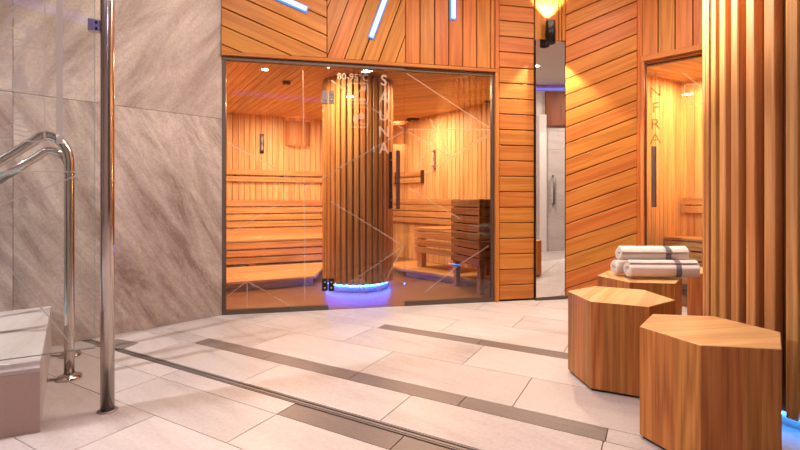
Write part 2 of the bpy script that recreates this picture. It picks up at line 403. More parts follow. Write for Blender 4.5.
# ceiling and far walls ---------------------------------------------------
c = MB(); c.box((-4.6, -2.6, ZC), (12.8, 0, 0), (0, 10, 0), (0, 0, .1)); struct(c.build('ceiling', 'plaster'))
c = MB(); c.box((-4.6, -2.7, 0), (12.8, 0, 0), (0, .1, 0), (0, 0, ZC)); struct(c.build('wall_back', 'backplaster'))
c = MB(); c.box((-4.7, -2.6, 0), (.1, 0, 0), (0, 3.6, 0), (0, 0, ZC)); struct(c.build('wall_far_left', 'backplaster'))
c = MB(); c.box((8.2, -2.6, 0), (.1, 0, 0), (0, 8, 0), (0, 0, ZC)); struct(c.build('wall_far_right', 'backplaster'))

# stone wall --------------------------------------------------------------
s13 = lw.sx(13)
w = MB(); zs = 1.67
for (a, b) in ((-.7, .25), (.25, s13), (s13, lw.len)):
    for (z0, z1, r) in ((0, zs, (.31, .75, .5)), (zs, ZC, (.62, .12, .5))):
        w.prism(rect(a+.0015, b-.0015, z0+.0015, z1-.0015), lw.e, (0, 0, 1), lw.o-lw.n*.02, lw.n, .02, (1, 0) if z0 == 0 else (math.cos(2.0), math.sin(2.0)), (r[0]+a*.13, r[1], r[2]))
sw = w.build('wall_left', 'stonewall'); struct(sw)
w = MB(); w.box(lw.P(-.7, 0, -.12), lw.e*(lw.len+.7), V((0, 0, ZC)), lw.n*.098); w.build('wall_core', 'grout', sw)

# ------------------------------------------------------------ facade boards
def wallcore(pl, a, b, z0, z1, name, parent, th=.08, mat='groove'):
    m = MB(); m.box(pl.P(a, z0, -th), pl.e*(b-a), V((0, 0, z1-z0)), pl.n*(th-.001)); return m.build(name, mat, parent)
w = MB()
ZB = ZG+.055
planks(w, fa, rect(0, s327-.003, ZB, ZC), -20.7, .146, fa.st(221.4, 7.7))
planks(w, fa, rect(s327+.003, s405-.003, ZB, ZC), 70, .146, fa.st(327, 57.7))
planks(w, fa, rect(s405+.003, s495-.012, ZB, ZC), 90, .139, fa.st(405, 40))
planks(w, fa, rect(s495+.035, s533, 0.02, ZC), 0, .15, fa.st(515, 22.5))
planks(w, fa, rect(s533+.01, s565-.05, 2.55, ZC), 90, .13, (s533+.01, 3))
wf = w.build('wall_front', 'facade'); struct(wf)
wallcore(fa, 0, s495+.01, ZG+.03, ZC, 'board_backing', wf)
wallcore(fa, s495+.01, s565, 0, ZC, 'board_backing', wf)
def trim(pl, a, b, z0, z1, name, off=.0, th=.032, mat='facade', parent=None, bev=.004):
    m = MB(); m.box(pl.P(a, z0, off), pl.e*(b-a), V((0, 0, z1-z0)), pl.n*th, bev=bev); o = m.build(name, mat, parent)
    if parent is None: struct(o)
    return o
trim(fa, 0, s495+.03, ZG+.02, ZB-.004, 'trim_1')                 # wooden header strip
trim(fa, s495-.008, s495+.03, 0.0, ZG+.02, 'trim_2', -.05, .082)  # upright at the right of the glass
trim(fa, s495-.008, s495+.03, ZB-.004, ZC, 'trim_3')
trim(fa, s565-.045, s565-.008, 2.56, ZC, 'trim_4', 0, .026)
# right board wall
w = MB(); pc = rect(.004, rw.len-.03, 0.02, ZC)
planks(w, rw, pc, 20.5, .15, rw.st(600, 131))
rwo = w.build('wall_front_right', 'facade'); struct(rwo); wallcore(rw, 0, rw.len, 0, ZC, 'board_backing', rwo, .06)
trim(rw, rw.len-.03, rw.len+.012, 0, ZC, 'trim_5', 0, .03)
ZI = 2.30
w = MB()
planks(w, iw, rect(.02, iw.len, ZI+.06, ZC), 90, .14, (.02, 3), th=.018)
planks(w, iw, rect(1.02, iw.len, 0.02, ZI+.06), 0, .15, (0, .02), th=.018)
iwo = w.build('wall_right_front', 'facade'); struct(iwo)
wallcore(iw, 0, iw.len, ZI+.03, ZC, 'board_backing', iwo); wallcore(iw, .98, iw.len, 0, ZI+.03, 'board_backing', iwo)
trim(iw, .012, 1.02, ZI+.005, ZI+.06, 'trim_6', 0, .035); trim(iw, .012, 1.02, ZI-.005, ZI+.029, 'trim_12', -.085, .085); trim(iw, .012, .045, 0, ZI+.005, 'trim_7', -.03, .065); trim(iw, .98, 1.02, 0, ZI+.005, 'trim_8', -.03, .065)
# end of that wall and the stone room seen in the mirror
e_ = MB(); e_.box(iw.P(iw.len, 0, -.1), iw.e*.1, V((0, 0, ZC)), iw.n*.12); struct(e_.build('wall_right_end', 'facade'))
Mc = fa.P((s533+s565-.006)/2, 0, .028); rot = math.radians(4.7)
me_ = V((fa.e.x*math.cos(rot)-fa.e.y*math.sin(rot), fa.e.x*math.sin(rot)+fa.e.y*math.cos(rot), 0)); mn_ = V((me_.y, -me_.x, 0))
refl = lambda d: d-mn_*2*d.dot(mn_)
d0 = refl(V((Mc.x, Mc.y, 0)).normalized()); wc = Mc+d0*4.5; wn = -refl(V((0, 1, 0))); we = V((-wn.y, wn.x, 0))
if refl(V((1, 0, 0))).dot(we) < 0: we = -we
mw = Plane((wc.x-we.x*2, wc.y-we.y*2), (wc.x+we.x*2, wc.y+we.y*2)); mw.n = wn
def mst(x, y):
    """point of that wall seen in the mirror at photo pixel x, y"""
    d = V(((x-400)/F, 1, (H-y)/F)); t = Mc.dot(mn_)/d.dot(mn_); t = V((Mc.x, Mc.y, 0)).dot(mn_)/d.dot(mn_); p = V((0, 0, HC))+d*t; d = refl(d)
    t2 = (mw.o-p).dot(mw.n)/d.dot(mw.n); q = p+d*t2; return ((q-mw.o).dot(mw.e), q.z)
w = MB(); s0_ = mst(545, 200)[0]
for i in range(-3, 4):
    for j, (za, zb_) in enumerate(((0, .98), (.98, 1.96), (1.96, ZC))):
        w.prism(rect(s0_+i*.62+.003, s0_+i*.62+.617, za+.002, zb_-.002), mw.e, (0, 0, 1), mw.o-mw.n*.02, mw.n, .02, (1, 0))
ms = w.build('wall_right', 'floor'); struct(ms)
w = MB(); w.box(mw.P(s0_-1.86, 0, -.1), mw.e*4.34, V((0, 0, ZC)), mw.n*.079); w.build('wall_core', 'grout', ms)
dd = empty('door_3', mw.P(s0_, 0, .0)); struct(dd)
ha, hb = mst(552.5, 204), mst(552.5, 176)
m = MB(); m.tube([mw.P(ha[0], ha[1], .0), mw.P(ha[0], ha[1], .07), mw.P(ha[0], hb[1], .07), mw.P(ha[0], hb[1], .0)], .022, 8); m.build('door_handle', 'brushed', dd)
la_, lb_ = mst(544.5, 126), mst(566, 92)
m = MB(); m.box(mw.P(la_[0], la_[1], .005), mw.e*(lb_[0]-la_[0]), V((0, 0, lb_[1]-la_[1])), mw.n*.05); m.build('lintel_panel', 'panel', dd)
pa_, pb_ = mst(536.5, 200), mst(543.5, 200)
m = MB(); m.box(mw.P(pa_[0], 0, .005), mw.e*(pb_[0]-pa_[0]), V((0, 0, ZC-.6)), mw.n*.16, bev=.004); struct(m.build('trim_10', 'plaster'))
m = MB(); m.box(mw.P(pa_[0]-.3, ZC-.1, .01), mw.e*1.3, V((0, 0, .03)), mw.n*.03); struct(m.build('trim_11', emit('violet_led', (.25, .2, 1, 1), 2.5)))

# mirror --------------------------------------------------------------------
mi_ = empty('wall_mirror', fa.P((s533+s565)/2, 0, .02)); tag(mi_, 'tall narrow frameless mirror set between the board walls below the black wall lamp', 'mirror')
hw_ = (s565-s533-.022)/2; m = MB(); m.box(V((Mc.x, Mc.y, .03))-me_*hw_, me_*2*hw_, V((0, 0, 2.52)), mn_*.006); m.build('mirror_pane', 'mirror', mi_)
m = MB(); m.box(fa.P(s533+.008, .0, .0), fa.e*(s565-s533-.016), V((0, 0, .028)), fa.n*.045); m.build('bottom_rail', 'dframe', mi_)

# wall lamp up/down ------------------------------------------------------------
lp = fa.px(550.5, 33, .085); lpb = lp-fa.n*.085
la = empty('wall_lamp', (lp.x, lp.y, 2.5)); tag(la, 'black cylinder up and down wall lamp above the narrow mirror', 'wall lamp')
m = MB(); m.lathe((lp.x, lp.y, 2.5), [(.034, .03), (.044, 0), (.046, 0), (.046, .215), (.044, .215), (.034, .185)], 28); m.build('lamp_body', 'black', la)
m = MB(); m.box(V((lpb.x, lpb.y, 2.58))-fa.e*.02, fa.e*.04, fa.n*.05, (0, 0, .07)); m.build('wall_bracket', 'black', la)
for z in (.03, .184):
    m = MB(); m.lathe((lp.x, lp.y, 2.5), [(0, z), (.034, z+.0005)] if z > .1 else [(.034, z), (0, z+.0005)], 24); m.build('bulb', 'warmlamp', la)

# ------------------------------------------------------------ sauna glass front
def pane(pl, a, b, z0, z1, name, mat, parent, th=.01, off=0):
    m = MB(); m.box(pl.P(a, z0, off), pl.e*(b-a), V((0, 0, z1-z0)), pl.n*th); return m.build(name, mat, parent)
def bars(pl, a, b, z0, z1, name, mat, parent, off, th): return pane(pl, a, b, z0, z1, name, mat, parent, th, off)
s328, s222 = fa.sx(328.5), 0.0
G = -.02      # glass offset
w1 = empty('window_1', fa.P(.4, 0)); struct(w1)
w2 = empty('window_2', fa.P(2.0, 0)); struct(w2)
dr = empty('door_1', fa.P(1.2, 0)); struct(dr)
pane(fa, .03, s328-.002, .035, ZG-.01, 'pane', 'sglass', w1, .01, G)
pane(fa, s405+.002, s495-.03, .035, ZG-.01, 'pane', 'sglass', w2, .01, G)
pane(fa, s328+.003, s405-.003, .012, ZG-.013, 'pane', 'sglass', dr, .01, G)
bars(fa, 0, s328, 0, .04, 'sill_rail', 'dframe', w1, -.035, .04); bars(fa, s405, s495-.008, 0, .04, 'sill_rail', 'dframe', w2, -.035, .04)
bars(fa, 0, s405, ZG-.012, ZG+.02, 'head_rail', 'dframe', w1, -.035, .045); bars(fa, s405, s495-.008, ZG-.012, ZG+.02, 'head_rail', 'dframe', w2, -.035, .035)
bars(fa, 0, .03, .04, ZG-.012, 'side_rail', 'dframe', w1, -.035, .04); bars(fa, s495-.035, s495-.008, .04, ZG-.012, 'side_rail', 'dframe', w2, -.035, .04)
for y in (97, 285):
    for (x0, x1) in ((322, 327.6), (328.6, 334)):
        p0 = fa.st(x0, y+6.3); p1 = fa.st(x1, y-6.3)
        m = MB(); m.box(fa.P(p0[0], p0[1], -.028), fa.e*(p1[0]-p0[0]), V((0, 0, p1[1]-p0[1])), fa.n*.026, bev=.003)
        h = m.build('hinge', 'brushed' if y < 200 else 'black', dr)
        cx = (p0[0]+p1[0])/2
        for dz in (.03, p1[1]-p0[1]-.03):
            m = MB(); m.tube([fa.P(cx, p0[1]+dz, -.003), fa.P(cx, p0[1]+dz, .002)], .008, 8); m.build('screw', 'steel', h)
for x, off in ((397, .045), (391.8, -.075)):
    a = fa.st(x, 209); b = fa.st(x, 151)
    m = MB(); m.box(fa.P(a[0]-.017, a[1], off-.012), fa.e*.034, V((0, 0, b[1]-a[1])), fa.n*.024, bev=.004); h = m.build('handle', 'darkwood', dr)
    for z in (a[1]+.08, b[1]-.08):
        m = MB(); m.tube([fa.P(a[0], z, min(off, G)), fa.P(a[0], z, max(off, G+.01))], .008, 8); m.build('handle_stud', 'steel', h)

def line_mesh(mb, pl, p, q, wpx, off):
    a = V(pl.st(*p)); b = V(pl.st(*q)); d = (b-a); 
    if d.length < 1e-4: return
    d.normalize(); n = V((-d.y, d.x)); w_ = wpx/2*pl_scale(pl, p)
    mb.prism([tuple(a-n*w_), tuple(b-n*w_), tuple(b+n*w_), tuple(a+n*w_)], pl.e, (0, 0, 1), pl.o+pl.n*off, pl.n, .0008, (1, 0), back=False)
def pl_scale(pl, p): return pl.px(*p).y/F
def etch(pl, lines, wpx, off, name, mat, parent):
    m = MB()
    for l in lines:
        for i in range(len(l)-1): line_mesh(m, pl, l[i], l[i+1], wpx, off)
    return m.build(name, mat, parent)
OG = G+.0105
etch(fa, [[(225, 141), (275, 168)], [(283, 174), (305, 187), (328, 175)], [(226, 237), (285, 199)], [(303, 70), (305, 302)],
          [(228, 296), (247, 281), (304, 314)], [(247, 281), (226, 270)], [(247, 281), (247, 306)], [(240, 287), (247, 281), (255, 287)]], 1.2, OG, 'etched_lines', 'frostl', w1)
etch(fa, [[(330, 173.5), (404, 131)], [(331, 80), (391, 121), (404, 129)], [(330, 201), (360, 219), (404, 246), (380, 292), (360, 279), (338, 292)],
          [(404, 246), (360, 276), (338, 290)], [(360, 279), (360, 296)], [(360, 279), (366, 294)]], 1.2, OG, 'etched_lines', 'frostl', dr)
etch(fa, [[(407, 73), (490, 128)], [(407, 129.4), (490, 129.4)], [(407, 131), (451, 157)], [(430, 119), (451, 157)], [(490, 134), (425, 173)], [(443, 118), (417, 170)],
          [(407, 187), (461, 219)], [(424, 293), (461, 264), (489, 246)]], 1.2, OG, 'etched_lines', 'frostl', w2)

def text_obj(pl, s, x, y, hpx, name, mat, parent, off, th=.0008, align='CENTER', bold=0.0):
    cu = bpy.data.curves.new('t', 'FONT'); cu.body = s; cu.align_x = align; cu.align_y = 'CENTER'; cu.offset = bold; cu.resolution_u = 3
    size = hpx*pl_scale(pl, (x, y))/.70; cu.size = size; cu.extrude = th/2
    tmp = bpy.data.objects.new('t', cu); COL.objects.link(tmp); bpy.context.view_layer.update()
    dg = bpy.context.evaluated_depsgraph_get(); me = bpy.data.meshes.new_from_object(tmp.evaluated_get(dg)); COL.objects.unlink(tmp); bpy.data.objects.remove(tmp)
    p = pl.px(x, y)+pl.n*off
    mt = Matrix((( pl.e.x, 0, pl.n.x, p.x), (pl.e.y, 0, pl.n.y, p.y), (0, 1, 0, p.z), (0, 0, 0, 1)))
    me.transform(mt); me.materials.clear(); me.materials.append(M[mat]); me.name = name
    o = bpy.data.objects.new(name, me); COL.objects.link(o); o.parent = parent; o.matrix_parent_inverse = Matrix.Translation(parent.location).inverted(); return o
for ch_, y in zip('SAUNA', (80.5, 98, 115.5, 132, 148.5)):
    text_obj(fa, ch_, 384, y, 10.5, 'letter', 'letter', dr, OG, bold=.002)
text_obj(fa, '80-95\u00b0C', 353, 77, 6.5, 'letter', 'letter', dr, OG)
def rrect(mb, pl, x0, y0, x1, y1, r, wpx, off, wash=None):
    pts = []
    for cx, cy, a0 in ((x1-r, y0+r, -90), (x1-r, y1-r, 0), (x0+r, y1-r, 90), (x0+r, y0+r, 180)):
        for k in range(5): a = math.radians(a0+k*22.5); pts.append((cx+r*math.cos(a), cy+r*math.sin(a)))
    pts.append(pts[0])
    for i in range(len(pts)-1): line_mesh(mb, pl, pts[i], pts[i+1], wpx, off)
def blob(mb, pl, pts, off):
    q = [pl.st(*p) for p in pts]; mb.prism(q, pl.e, (0, 0, 1), pl.o+pl.n*off, pl.n, .0008, (1, 0))
def ell(cx, cy, rx, ry, n=14): return [(cx+rx*math.cos(2*math.pi*i/n), cy+ry*math.sin(2*math.pi*i/n)) for i in range(n)]
m = MB()
rrect(m, fa, 350, 83, 368, 103, 2.5, 1.1, OG); rrect(m, fa, 350, 107, 368, 127, 2.5, 1.1, OG)
m.build('pictogram_frame', 'letter', dr)
m = MB(); blob(m, fa, [(352, 98), (366, 98), (366, 101), (352, 101)], OG); blob(m, fa, [(353, 96), (355, 91), (359, 93), (358, 97)], OG); line_mesh(m, fa, (358, 92), (365, 87), 1.6, OG)
blob(m, fa, [(361, 87), (366, 85), (366, 90), (362, 91)], OG); m.build('pictogram', 'letter', dr)
m = MB(); blob(m, fa, ell(355.5, 118, 2.6, 5), OG); blob(m, fa, ell(361.5, 116, 3.6, 3.6), OG); line_mesh(m, fa, (357, 122), (366, 124), 1.2, OG); m.build('pictogram', 'letter', dr)
m = MB(); line_mesh(m, fa, (374, 146), (374, 152), 1.4, OG); m.build('etched_mark', 'letter', dr)

# ------------------------------------------------------------ sauna room
XC, YC = -.163, 7.913
La = V((.916, .4, 0)).normalized(); Lb = V((.614, -.79, 0)).normalized()
slw = Plane((XC-La.x*4.4, YC-La.y*4.4), (XC, YC)); srw = Plane((XC, YC), (XC+Lb.x*3.05, YC+Lb.y*3.05))
w = MB(); planks(w, slw, rect(0, slw.len, 0, CEIL_S), 90, .085, (0, 0), .005, .014, .003); o = w.build('wall_sauna_back', 'sauna'); struct(o); wallcore(slw, 0, slw.len, 0, CEIL_S, 'board_backing', o, .05)
w = MB(); planks(w, srw, rect(0, srw.len, 0, CEIL_S), 90, .085, (0, 0), .005, .014, .003); o = w.build('wall_sauna_right', 'sauna'); struct(o); wallcore(srw, 0, srw.len, 0, CEIL_S, 'board_backing', o, .05)
pe = srw.P(srw.len, 0); ce = fa.P(s565, 0, -.09)
ser = Plane((pe.x, pe.y), (ce.x, ce.y))
w = MB(); planks(w, ser, rect(0, ser.len, 0, CEIL_S), 90, .085, (0, 0), .005, .014, .003); o = w.build('wall_sauna_end', 'sauna'); struct(o)
p0 = slw.P(0, 0); fl0 = fa.P(0, 0, -.1); sel = Plane((fl0.x-.05, fl0.y), (p0.x, p0.y)); 
sel.n = -sel.n
w = MB(); planks(w, sel, rect(0, sel.len, 0, CEIL_S), 90, .085, (0, 0), .005, .014, .003); o = w.build('wall_sauna_left', 'sauna'); struct(o)
# ceiling, two fields of boards
cp = [(fl0.x-.1, fl0.y-.03), (ce.x+.02, ce.y-.0), (pe.x+.02, pe.y), (XC, YC), (p0.x, p0.y)]
def flat_planks(mb, poly, ang, w_, z, down=True, th=.014, gap=.005, ch=.003, wobble=0):
    a = math.radians(ang); dd_ = (math.cos(a), math.sin(a)); nn = (-dd_[1], dd_[0]); cs = [p[0]*nn[0]+p[1]*nn[1] for p in poly]
    k = math.floor(min(cs)/w_)
    while k*w_ < max(cs):
        q = clip(poly, nn[0], nn[1], (k+1)*w_-gap/2)
        if len(q) > 2: q = clip(q, -nn[0], -nn[1], -(k*w_+gap/2))
        q = dedupe(q); k += 1
        if len(q) < 3: continue
        mb.prism(q, (1, 0, 0), (0, 1, 0), (0, 0, z), (0, 0, -1 if down else 1), th, dd_, ch=ch)
def halfcut(poly, x, left): return clip(poly, 1 if left else -1, 0, x if left else -x)
w = MB(); flat_planks(w, halfcut(cp, -.476, True), 122, .09, CEIL_S+.014); flat_planks(w, halfcut(cp, -.476, False), 158, .09, CEIL_S+.014)
o = w.build('ceiling.001', 'sauna'); struct(o)
w = MB(); w.prism(cp, (1, 0, 0), (0, 1, 0), (0, 0, CEIL_S+.0145), (0, 0, 1), .03, (1, 0), back=True); w.build('board_backing', 'groove', o)
# sauna floor
w = MB(); flat_planks(w, [(-1.51, 3.835), (1.3, 4.423)]+[(ce.x, ce.y+.065)]+cp[2:], 13, .6, .0, False, .006, .003, 0)
o = w.build('floor.001', 'saunafloor'); struct(o)

def board_run(pl, a, b, zs_, h, name, off, th, mat, parent=None, grp=None):
    m = MB()
    for z in zs_: m.box(pl.P(a, z, off), pl.e*(b-a), V((0, 0, h)), pl.n*th, bev=.004)
    return m.build(name, mat, parent)
# wall rails
t = empty('wall_headrest', slw.P(3, 1.3)); tag(t, 'long two-board wooden rail along the sauna back wall above the backrest', 'wall rail')
board_run(slw, .1, slw.len-.05, (1.365, 1.262), .08, 'rail_board', .04, .022, 'bench', t)
for k in range(6):
    m = MB(); m.box(slw.P(.4+k*.7, 1.25, .014), slw.e*.05, V((0, 0, .19)), slw.n*.026); m.build('bracket', 'darkwood', t)
srw424 = srw.sx(424); srw422 = srw.sx(423)
t = empty('wall_headrest', srw.P(.3, 1.3)); tag(t, 'short two-board wooden rail on the sauna side wall ending beside the sand timer', 'wall rail')
board_run(srw, .07, srw424, (1.365, 1.262), .08, 'rail_board', .04, .022, 'bench', t)
for a in (.2, srw424-.012):
    m = MB(); m.box(srw.P(a, 1.25, .014), srw.e*.03, V((0, 0, .205)), srw.n*.05); m.build('bracket', 'darkwood', t)
# backrests
t = empty('bench_backrest', slw.P(3, .5)); tag(t, 'wooden slatted backrest of five boards along the back wall bench', 'backrest')
board_run(slw, .1, slw.len-.06, [.455+.107*k for k in range(5)], .09, 'backrest_board', .05, .022, 'bench', t)
for k in range(6): m = MB(); m.box(slw.P(.45+k*.7, .46, .014), slw.e*.06, V((0, 0, .47)), slw.n*.036); m.build('upright', 'bench', t)
t = empty('bench_backrest', srw.P(.5, .5)); tag(t, 'wooden slatted backrest on the side wall between the corner and the heater', 'backrest')
board_run(srw, .07, 2.7, [.61+.1*k for k in range(4)], .085, 'backrest_board', .05, .022, 'bench', t)
for a in (.5, 1.2, 2.2): m = MB(); m.box(srw.P(a, .61, .014), srw.e*.06, V((0, 0, .37)), srw.n*.036); m.build('upright', 'bench', t)
# back bench
def bench(pl, a, b, depth, z, rows, name, label, legs, grp=None, zf=.1, off0=.075):
    t = empty(name, pl.P((a+b)/2, 0, depth/2)); tag(t, label, 'bench')
    m = MB(); n_ = max(3, int(depth/.1)); wd = depth/n_
    for k in range(n_): m.box(pl.P(a, z-.028, off0+k*wd), pl.e*(b-a), V((0, 0, .028)), pl.n*(wd-.012), bev=.004)
    m.build('seat', 'bench', t)
    board_run(pl, a, b, [z-.03-.085*(k+1)-.012*k for k in range(rows)], .078, 'front_board', off0+depth-.03, .022, 'bench', t)
    for q in legs:
        m = MB(); m.box(pl.P(q, zf, off0+depth-.12), pl.e*.09, V((0, 0, z-.03-zf)), pl.n*.085, bev=.004); m.build('leg', 'bench', t)
    return t
b0 = bench(slw, .3, slw.len-.9, 1.12, .46, 3, 'sauna_bench', 'long wooden bench along the back wall of the sauna', [.8, slw.sx(265)-.35, 3.2], zf=.121)
b1 = bench(srw, 1.76, 2.55, .85, .6, 3, 'sauna_bench', 'higher wooden bench block beside the slatted sauna heater', [1.78, 2.44], zf=.101)
# sloping head board on the side bench
t = MB(); o0 = srw.P(1.78, .6012, .3); t.box(o0, srw.e*.5, srw.n*.6+V((0, 0, .0)), V((0, 0, .018))+V((0, 0, .0)), bev=.004)
o = t.build('sauna_headboard', 'bench'); tag(o, 'flat wooden head support lying on the side bench', 'headrest')
# duckboards
def duck(poly, ang, z, name, label, feet):
    t = empty(name, (poly[0][0], poly[0][1], 0)); tag(t, label, 'platform')
    w = MB(); flat_planks(w, poly, ang, .11, z-.025, False, .025, .01, .003); w.build('deck', 'bench', t)
    for (p, q) in feet:
        w = MB(); p, q = V((*p, .006)), V((*q, .006)); d_ = (q-p); nrm = V((-d_.y, d_.x, 0)).normalized()*.05
        w.box(p, d_, nrm, (0, 0, z-.033)); w.build('joist', 'bench', t)
ly = lambda x, c_: c_+.437*x
duck([(-2.35, ly(-2.35, 5.503)), (-.96, ly(-.96, 5.503)), (-1.0, ly(-1.0, 6.7)), (-2.9, ly(-2.9, 6.9))], 23.6, .12, 'duckboard_platform',
     'low wooden platform in front of the back bench', [((-2.3, ly(-2.3, 5.6)), (-1.0, ly(-1.0, 5.6))), ((-2.3, ly(-2.3, 6.4)), (-1.05, ly(-1.05, 6.4)))])
ry = lambda x, c_: c_-.9*x
duck([(.03, ry(.03, 5.74)), (1.0, ry(1.0, 5.74)), (1.3, 5.2), (.62, 6.1), (.2, 6.6), (-.2, 6.25)], -42, .1, 'duckboard_platform',
     'low wooden platform in front of the side bench, running under the heater', [((.08, ry(.08, 5.84)), (.98, ry(.98, 5.84)))])

# columns -------------------------------------------------------------------
def column(name, c, r, z1, n, sw_, sd, label, led, rot=0, zb=.065):
    t = empty(name, (c[0], c[1], 0)); tag(t, label, 'column')
    m = MB(); m.lathe((c[0], c[1], 0), [(r-sd-.004, zb-.0), (r-sd-.004, z1)], 72); m.lathe((c[0], c[1], 0), [(0, zb), (r-sd-.004, zb)], 72); m.build('core', 'core', t)
    m = MB()
    for k in range(n):
        a = rot+2*math.pi*k/n; rd = V((math.cos(a), math.sin(a), 0)); tg = V((-rd.y, rd.x, 0))
        p = V((c[0], c[1], zb))+rd*(r-sd)-tg*sw_/2
        m.box(p, tg*sw_, rd*sd, V((0, 0, z1-zb)), grain=2, bev=.004)
    m.build('slat_cladding', 'slat', t)
    rp = r-sd-.03
    m = MB(); m.lathe((c[0], c[1], 0), [(rp, 0.001), (rp, zb)], 64); m.build('plinth', 'pooltile', t)
    m = MB(); m.lathe((c[0], c[1], 0), [(rp+.004, zb-.02), (rp+.012, zb-.02), (rp+.012, zb-.006), (rp+.004, zb-.006)], 64); m.build('light_strip', led, t)
    return t
column('slatted_column', (-.476, 5.1), .397, CEIL_S, 36, .048, .026, 'round slatted wooden column inside the sauna, glowing blue at its foot', 'blue', .05, .085)
column('slatted_column', (2.164, 2.143), .6, ZC, 46, .043, .055, 'large round slatted wooden column beside the hexagonal stools, lit cyan at its foot', 'cyan', .06)

# heater -------------------------------------------------------------------
A = V((.805, 4.57, 0)); u = V((-.375, .927, 0)).normalized(); v = V((.927, .375, 0)).normalized(); hl, hw = .60, .5
t = empty('sauna_heater', A+u*.28+v*.25); tag(t, 'dark brown slatted wooden heater housing on legs behind the sauna glass', 'sauna heater')
m = MB(); m.box(A+u*.05+v*.05+V((0, 0, .32)), u*(hl-.1), v*(hw-.1), V((0, 0, .66))); m.build('heater_core', 'rubber', t)
m = MB()
for k in range(8):
    z = .30+k*.087; h = .074
    m.box(A+V((0, 0, z)), u*hl, v*.02, V((0, 0, h)), bev=.003); m.box(A+v*(hw-.02)+V((0, 0, z)), u*hl, v*.02, V((0, 0, h)), bev=.003)
    m.box(A+v*.0205+V((0, 0, z)), v*(hw-.041), u*.02, V((0, 0, h)), bev=.003); m.box(A+v*.0205+u*(hl-.02)+V((0, 0, z)), v*(hw-.041), u*.02, V((0, 0, h)), bev=.003)
m.build('slat_cladding', 'heater', t)
for i, (a, b) in enumerate(((.022, .022), (.022, hw-.08), (hl-.08, .022), (hl-.08, hw-.08))):
    z0 = .105 if i == 3 else .008
    m = MB(); m.box(A+u*a+v*b+V((0, 0, z0)), u*.055, v*.055, V((0, 0, .99-z0)), bev=.003); m.build('leg', 'heater', t)

# sauna wall things -----------------------------------------------------------
def sand_timer(pl, x, y0, y1, label, mat):
    a = pl.st(x, y1); b = pl.st(x, y0); z0, z1 = a[1], b[1]; s_ = a[0]
    t = empty('sand_timer', pl.P(s_, z0, .014)); tag(t, label, 'sand timer')
    m = MB(); m.box(pl.P(s_-.032, z0, .014), pl.e*.064, V((0, 0, z1-z0)), pl.n*.014, bev=.003); m.build('backplate', mat, t)
    m = MB(); zc = (z0+z1)/2; p = pl.P(s_, zc, .052); hh = (z1-z0)*.36
    m.lathe(p, [(0, -hh), (.018, -hh), (.019, -hh*.6), (.004, 0), (.019, hh*.6), (.018, hh), (0, hh)], 14); m.build('hourglass', 'frost', t)
    for z in (zc-hh-.012, zc+hh):
        m = MB(); m.box(pl.P(s_-.026, z, .028), pl.e*.052, V((0, 0, .012)), pl.n*.046); m.build('holder', mat, t)
sand_timer(slw, 261.8, 134, 153.5, 'dark narrow sand timer on the vertical boards beside the veneer lamp shade', 'darkwood')
sand_timer(srw, 435.5, 149.5, 169, 'light brown narrow sand timer on the side wall above the heater', 'heater')
def shade_lamp(pl, x0, x1, y0, y1, label):
    a = pl.st(x0, y1); b = pl.st(x1, y0); s0, s1, z0, z1 = a[0], b[0], a[1], b[1]; r = (s1-s0)/2; cs = (s0+s1)/2
    t = empty('wall_lamp', pl.P(cs, z0, .014)); tag(t, label, 'wall lamp')
    m = MB(); N_ = 20
    for k in range(N_):
        a0, a1 = math.pi*k/N_, math.pi*(k+1)/N_
        P0 = [pl.P(cs-r*math.cos(q), z, .014+r*.62*math.sin(q)) for q in (a0, a1) for z in (z0, z1)]
        P1 = [pl.P(cs-(r-.008)*math.cos(q), z, .014+(r*.62-.008)*math.sin(q)) for q in (a0, a1) for z in (z0, z1)]
        uvs = [(0, r*a0), (0, r*a1), (.3, r*a1), (.3, r*a0)]
        m.face([P0[0], P0[2], P0[3], P0[1]], uvs, (.3, .4, .5), 0, False); m.face([P1[0], P1[1], P1[3], P1[2]], uvs, (.3, .4, .5), 0, False)
        for j in (0, 1): 
            q = [P0[j], P0[j+2], P1[j+2], P1[j]]; m.face(q, uvs, (.3, .4, .5))
    m.build('lamp_shade', 'shade', t)
    m = MB(); m.lathe(pl.P(cs, (z0+z1)/2-.05, .07), [(0, 0), (.03, .02), (.035, .06), (.02, .1), (0, .11)], 14); m.build('bulb', 'warmlamp', t)
    return pl.P(cs, (z0+z1)/2, .09)
L1 = shade_lamp(slw, 285, 309, 123, 145.5, 'curved veneer wall lamp shade between the sand timer and the column')
L2 = shade_lamp(srw, 388, 406, 125, 147, 'curved veneer wall lamp glowing just beside the sauna column')
# small ceiling fittings
def fitting(x, y, r, h, mat, label, cat, name):
    D = (CEIL_S-HC)*F/(H-y); p = V(((x-400)/F*D, D, CEIL_S)); m = MB()
    t = empty(name, (p.x, p.y, CEIL_S-h)); tag(t, label, cat)
    m.lathe((p.x, p.y, CEIL_S-h), [(0, 0), (r*.8, .0), (r, h*.4), (r, h)], 18); m.build('housing', mat, t)
    m = MB(); m.lathe((p.x, p.y, CEIL_S-h-.004), [(0, 0), (r*.45, .001), (r*.45, .006)], 14); m.build('lens', 'steel' if mat != 'warm' else 'warmlamp', t)
fitting(286.5, 81.5, .045, .035, 'darkwood', 'small dark round sensor on the sauna ceiling before the lamp shade', 'sensor', 'ceiling_sensor')
fitting(413, 119, .11, .03, 'darkwood', 'dark round ceiling fitting beside the corner of the sauna', 'ceiling fitting', 'ceiling_vent')
fitting(423, 121, .09, .03, 'darkwood', 'smaller dark ceiling fitting next to the corner one', 'ceiling fitting', 'ceiling_vent')
fitting(488, 101.5, .07, .03, 'darkwood', 'dark ceiling fitting above the heater, touching the edge of the glass', 'ceiling fitting', 'ceiling_vent')
D = (CEIL_S-HC)*F/(H-69.5)
